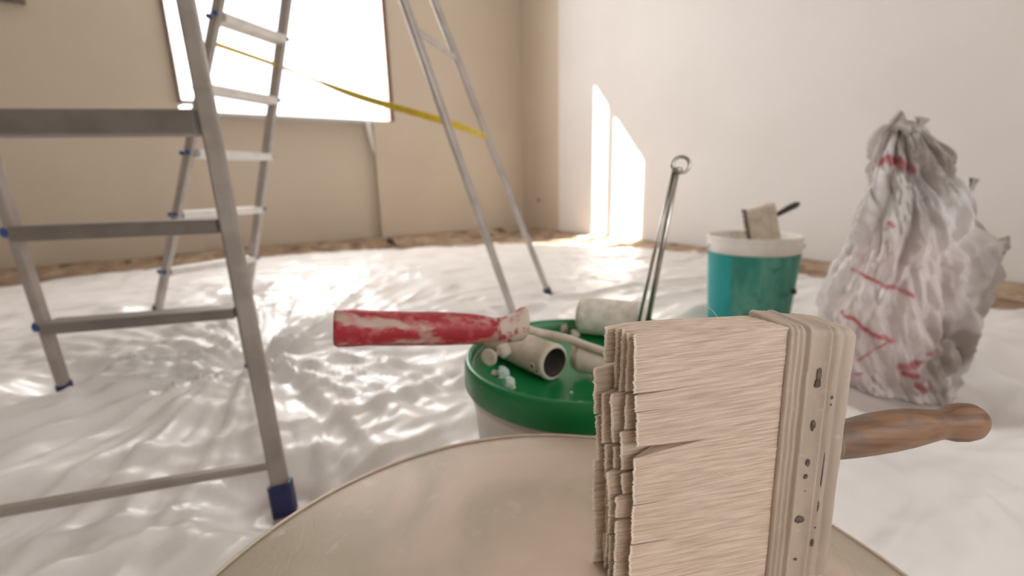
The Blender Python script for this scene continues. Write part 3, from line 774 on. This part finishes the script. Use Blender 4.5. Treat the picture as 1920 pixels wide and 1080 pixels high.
# small brush in the teal bucket
q0 = Vector((0.9923, 1.8000, 0.4583))
sb = thing('block_brush', 'small plaster-covered block brush with black handle poking out of the teal bucket', 'brush', q0 - Vector((0, 0, .05)))
bx_ = Vector((math.cos(math.radians(15)), -.25, math.sin(math.radians(15)))).normalized()
bz_ = Vector((-.30, .0, .95)); bz_ = (bz_ - bx_ * bz_.dot(bx_)).normalized(); by_ = bz_.cross(bx_)
def Q(x, y, z): return q0 + bx_ * x + by_ * y + bz_ * z
def blk(x0, x1, y0, y1, z0, z1, bev=.004):
    c0 = Q(x0, (y0 + y1) / 2, (z0 + z1) / 2); c1_ = Q(x1, (y0 + y1) / 2, (z0 + z1) / 2)
    return bar(c0, c1_, z1 - z0, y1 - y0, bz_, bev)
MB().add(*blk(-.052, .025, -.022, .022, -.085, .052)).build('bristles', M['crust'], sb)
r_ = random.Random(3); tf = MB()
for i in range(26):
    z = -.084 + .134 * i / 25
    for j in range(4):
        y = -.020 + .0125 * j; l_ = r_.uniform(.004, .010)
        tf.add(*blk(-.052 - l_, -.050, y, y + .010, z, z + .0048, .0008))
tf.build('bristle_tips', M['woodend'], sb)
MB().add(*blk(.025, .050, -.025, .025, -.090, .056, .005)).build('ferrule', M['crust'], sb)
MB().add(*tube([Q(.048, 0, .004), Q(.07, 0, .010), Q(.10, 0, .020), Q(.125, 0, .026), Q(.138, 0, .029)], [.009, .010, .0125, .0125, .006], 16)).build('handle', M['black'], sb, True)

# ------------------------------------------------------------------ rubble sack
prof_b = [(-0.0819, 1.1585, 0.1062), (-0.0292, 1.1444, 0.1145), (0.0226, 1.1318, 0.1239), (0.0820, 1.1132, 0.1373), (0.1483, 1.0961, 0.1525), (0.2290, 1.0844, 0.1629), (0.3072, 1.0851, 0.1618), (0.3680, 1.0966, 0.1572), (0.4424, 1.1083, 0.1449), (0.5151, 1.1059, 0.1294), (0.5722, 1.0947, 0.1154), (0.6146, 1.0735, 0.0990), (0.6628, 1.0629, 0.0895), (0.7076, 1.0507, 0.0658), (0.7398, 1.0403, 0.0358), (0.7530, 1.0379, 0.0224)]
bz = [q[0] for q in prof_b]; bcx = [q[1] for q in prof_b]; brr = [q[2] for q in prof_b]
NZ, NA = 190, 260
zz = np.linspace(.006, bz[-1] - .002, NZ); aa = np.linspace(0, 2 * math.pi, NA, endpoint=False)
ZZ, AA = np.meshgrid(zz, aa, indexing='ij')
hw = np.interp(ZZ, bz, brr) * .965; cxm = np.interp(ZZ, bz, bcx) - .008
dp = hw * .96
ca, sa_ = np.cos(AA), np.sin(AA)
fx = ca; fy = sa_
kx, ky = np.cos(AA) * 2.6 + 70, np.sin(AA) * 2.6 + 70
def facet(x, y, o=2):      # creased film: broad planes that meet in sharp folds
    s = 0; a = 1.0
    for q in range(o):
        s = s + a * np.abs(2 * vnoise(x * 1.9 ** q + 13 * q, y * 1.9 ** q + 7 * q) - 1); a *= .5
    return s
w1_ = 1.1 * fbm(kx * .9, ZZ * 5 + ky, 2)
cr = .62 * facet(kx * .75 + w1_ + ZZ * 2.0, ky * .75 + ZZ * 4.2 - w1_, 2) + .30 * facet(kx * 1.9 + ZZ * 7, ky * 1.9 - ZZ * 9 + w1_, 3) + .10 * facet(kx * 5 + 7 + ZZ * 22, ky * 5 + 3 + ZZ * 18, 2)
top = np.clip((ZZ - .35) / .4, 0, 1)
disp = (cr - .70) * (.058 + .030 * top) * np.clip((ZZ + .04) / .08, 0, 1)
# diagonal overlap of the folded-over front flap
fl_line = .43 + (cxm + hw * fx - 1.14) * .85
front_m = np.clip(-sa_ * 2, 0, 1)
disp += .022 * front_m * (1 / (1 + np.exp((ZZ - fl_line) / .006))) * np.clip((cxm + hw * fx - 1.10) / .05, 0, 1)
XX = cxm + (hw + disp * .8) * fx; YY = BAGC[1] + (dp + disp * 1.4) * fy
ZD = ZZ + .012 * (fbm(kx * 4, ky * 4 + ZZ * 8, 2) - .5) * np.clip(ZZ / .1, 0, 1)
ZD = np.maximum(ZD, .0065)
vv = np.stack([XX.ravel(), YY.ravel(), ZD.ravel()], 1).tolist()
ff = [(i * NA + k, i * NA + (k + 1) % NA, (i + 1) * NA + (k + 1) % NA, (i + 1) * NA + k) for i in range(NZ - 1) for k in range(NA)]
ff.append(tuple(range(NA))[::-1]); ff.append(tuple(range((NZ - 1) * NA, NZ * NA)))
bm_ = bpy.data.materials.new('printed_sack'); bm_.use_nodes = True
nt = bm_.node_tree; b = nt.nodes['Principled BSDF']; b.inputs['Roughness'].default_value = .38
at = nd(nt, 'ShaderNodeVertexColor', layer_name='print')
mx1 = nd(nt, 'ShaderNodeMix', data_type='RGBA'); mx1.inputs['A'].default_value = (.76, .715, .70, 1); mx1.inputs['B'].default_value = (.50, .05, .075, 1)
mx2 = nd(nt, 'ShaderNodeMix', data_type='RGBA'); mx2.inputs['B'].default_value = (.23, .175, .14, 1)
sepn = nd(nt, 'ShaderNodeSeparateColor')
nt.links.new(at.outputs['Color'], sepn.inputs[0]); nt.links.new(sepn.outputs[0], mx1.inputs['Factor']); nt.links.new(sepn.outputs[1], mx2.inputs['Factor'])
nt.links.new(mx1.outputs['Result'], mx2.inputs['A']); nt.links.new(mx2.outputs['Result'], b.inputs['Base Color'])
b.inputs['Subsurface Weight'].default_value = 0.0
sk = thing('rubble_sack', 'crumpled white plastic rubble sack with red print standing at the right', 'sack', (BAGC[0], BAGC[1], .005))
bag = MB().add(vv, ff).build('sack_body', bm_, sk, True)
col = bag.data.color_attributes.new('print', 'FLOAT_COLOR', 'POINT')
P = np.array(vv); 
def seg(p, a, b_, wd_):
    a = np.array(a); b_ = np.array(b_); d = b_ - a; t = np.clip(((p - a) @ d) / (d @ d), 0, 1)
    q = p - a - t[:, None] * d
    # the print lies in the film, so the depth of a crease does not count for much
    nx = np.cos(AA.ravel()); ny = np.sin(AA.ravel()); dn = (q[:, 0] * nx + q[:, 1] * ny) * .92
    q = q - np.stack([nx * dn, ny * dn, 0 * dn], 1)
    return np.clip(1.6 - np.sqrt((q ** 2).sum(1)) / wd_, 0, 1)
fr = (P[:, 1] < BAGC[1]).astype(float)
wp3 = P.copy(); wp3[:, 0] += .012 * (fbm(P[:, 0] * 20 + 9, P[:, 2] * 20 + 9, 2) - .5); wp3[:, 2] += .016 * (fbm(P[:, 0] * 25, P[:, 2] * 25 + 40, 2) - .5)
red = np.zeros(len(P))
marks = [((0.9704, 1.2260, 0.6455), (0.9782, 1.2040, 0.6590), 0.007),
         ((0.9831, 1.1960, 0.6559), (0.9933, 1.1800, 0.6445), 0.011),
         ((0.9996, 1.1740, 0.6402), (1.0130, 1.1620, 0.6265), 0.009),
         ((0.9464, 1.3000, 0.3804), (0.9401, 1.2040, 0.3569), 0.0035),
         ((0.9401, 1.2040, 0.3569), (0.9700, 1.1340, 0.3307), 0.0045),
         ((0.9710, 1.1360, 0.3345), (1.0129, 1.1000, 0.3169), 0.006),
         ((0.9281, 1.3000, 0.2458), (0.9313, 1.1840, 0.2346), 0.0045),
         ((0.9313, 1.1840, 0.2346), (0.9620, 1.1480, 0.1942), 0.005),
         ((0.9617, 1.1420, 0.2022), (0.9906, 1.1200, 0.1929), 0.007),
         ((0.9864, 1.1820, 0.4973), (0.9881, 1.1720, 0.4871), 0.005),
         ((1.0644, 1.0920, 0.1706), (1.1057, 1.0920, 0.1695), 0.007),
         ((1.0321, 1.1160, 0.1172), (1.0549, 1.1020, 0.1345), 0.012),
         ((1.0442, 1.1180, 0.0978), (1.0596, 1.1100, 0.0994), 0.01),
         ((1.0887, 1.1160, 0.0607), (1.1220, 1.1160, 0.0506), 0.01),
         ((0.9879, 1.2140, 0.0602), (0.9856, 1.1900, 0.0773), 0.005),
         ((0.9827, 1.1260, 0.1850), (0.9680, 1.1900, 0.1147), 0.003)]
for a, b_, wd_ in marks: red = np.maximum(red, seg(wp3, a, b_, wd_))
# faint pink show-through of the print on the lower left
pink = .26 * np.clip((.52 - P[:, 2]) / .1, 0, 1) * np.clip((1.16 - P[:, 0]) / .05, 0, 1) * fbm(P[:, 0] * 16, P[:, 2] * 9, 3)
red = np.maximum(red * (.55 + .6 * fbm(P[:, 0] * 60, P[:, 2] * 60, 2)), pink) * fr
painted_shade = .85 * np.clip((fbm(P[:, 0] * 9 + 3, P[:, 2] * 6 + 8, 4) - .30) / .25, 0, 1) * np.clip((P[:, 0] - 1.0 + .1 * (P[:, 2] - .3)) / .10, .12, 1)  # mottled brown: shade of the right side painted into the sack colour
cc_ = np.stack([np.clip(red, 0, 1), np.clip(painted_shade, 0, .8), np.zeros(len(P)), np.ones(len(P))], 1)
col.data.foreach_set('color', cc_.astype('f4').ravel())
# gathered corners of the sack
def ear(name, c, d, size, seed, m_):
    r = random.Random(seed); c = Vector(c); d = Vector(d).normalized(); e1 = d.cross(Vector((0, 1, 0))).normalized(); e2 = d.cross(e1); rings = []
    for i in range(9):
        a = i / 8; rad = size * (.55 - .35 * math.sin(a * math.pi * .9) + .35 * a)
        rings.append([c + d * (a * size * 1.6 - size * .5) + (e1 * math.cos(k * math.pi / 8) + e2 * .6 * math.sin(k * math.pi / 8)) * rad * (1 + (.35 + .3 * a) * (r.random() - .5)) for k in range(16)])
    o = MB().add(*loft(rings)).build(name, m_, sk, True); return o
M['sackgrey'] = mat('sack_plastic_dusty', (.50, .45, .42), .5, color2=(.30, .24, .21), scale=30, lo=.42, hi=.6)
ear('gathered_corner', (1.2839, 1.2000, 0.4260), (1, 0, .12), .034, 1, M['sackgrey'])
ear('gathered_corner', (1.2005, 1.2000, 0.5841), (.25, 0, 1), .018, 2, M['sackgrey'])
ear('gathered_top', (1.0055, 1.2000, 0.7359), (-.6, 0, .35), .034, 3, M['sackgrey'])
ear('gathered_top', (1.0357, 1.2000, 0.7327), (.3, 0, 1), .022, 4, M['sackgrey'])

# bits on the sheet at the right
o = crumb((1.5096, 1.4233, 0.0120), .016, 31, M['brown'], 'small dark brown lump on the sheet right of the sack', name='rubble_piece', tall=.9)
p_ = [Vector((0.8522, 1.1113, 0.0120)), Vector((0.8698, 1.0572, 0.0100)), Vector((0.8891, 1.0117, 0.0100)), Vector((0.9326, 0.9850, 0.0100)), Vector((1.0071, 0.9961, 0.0100))]
o = MB().add(*tube(spline(p_, 6), .0045, 8)).build('cable', M['black'], smooth=True)
tag(o, 'short dark cable lying on the sheet at the foot of the sack', 'cable')
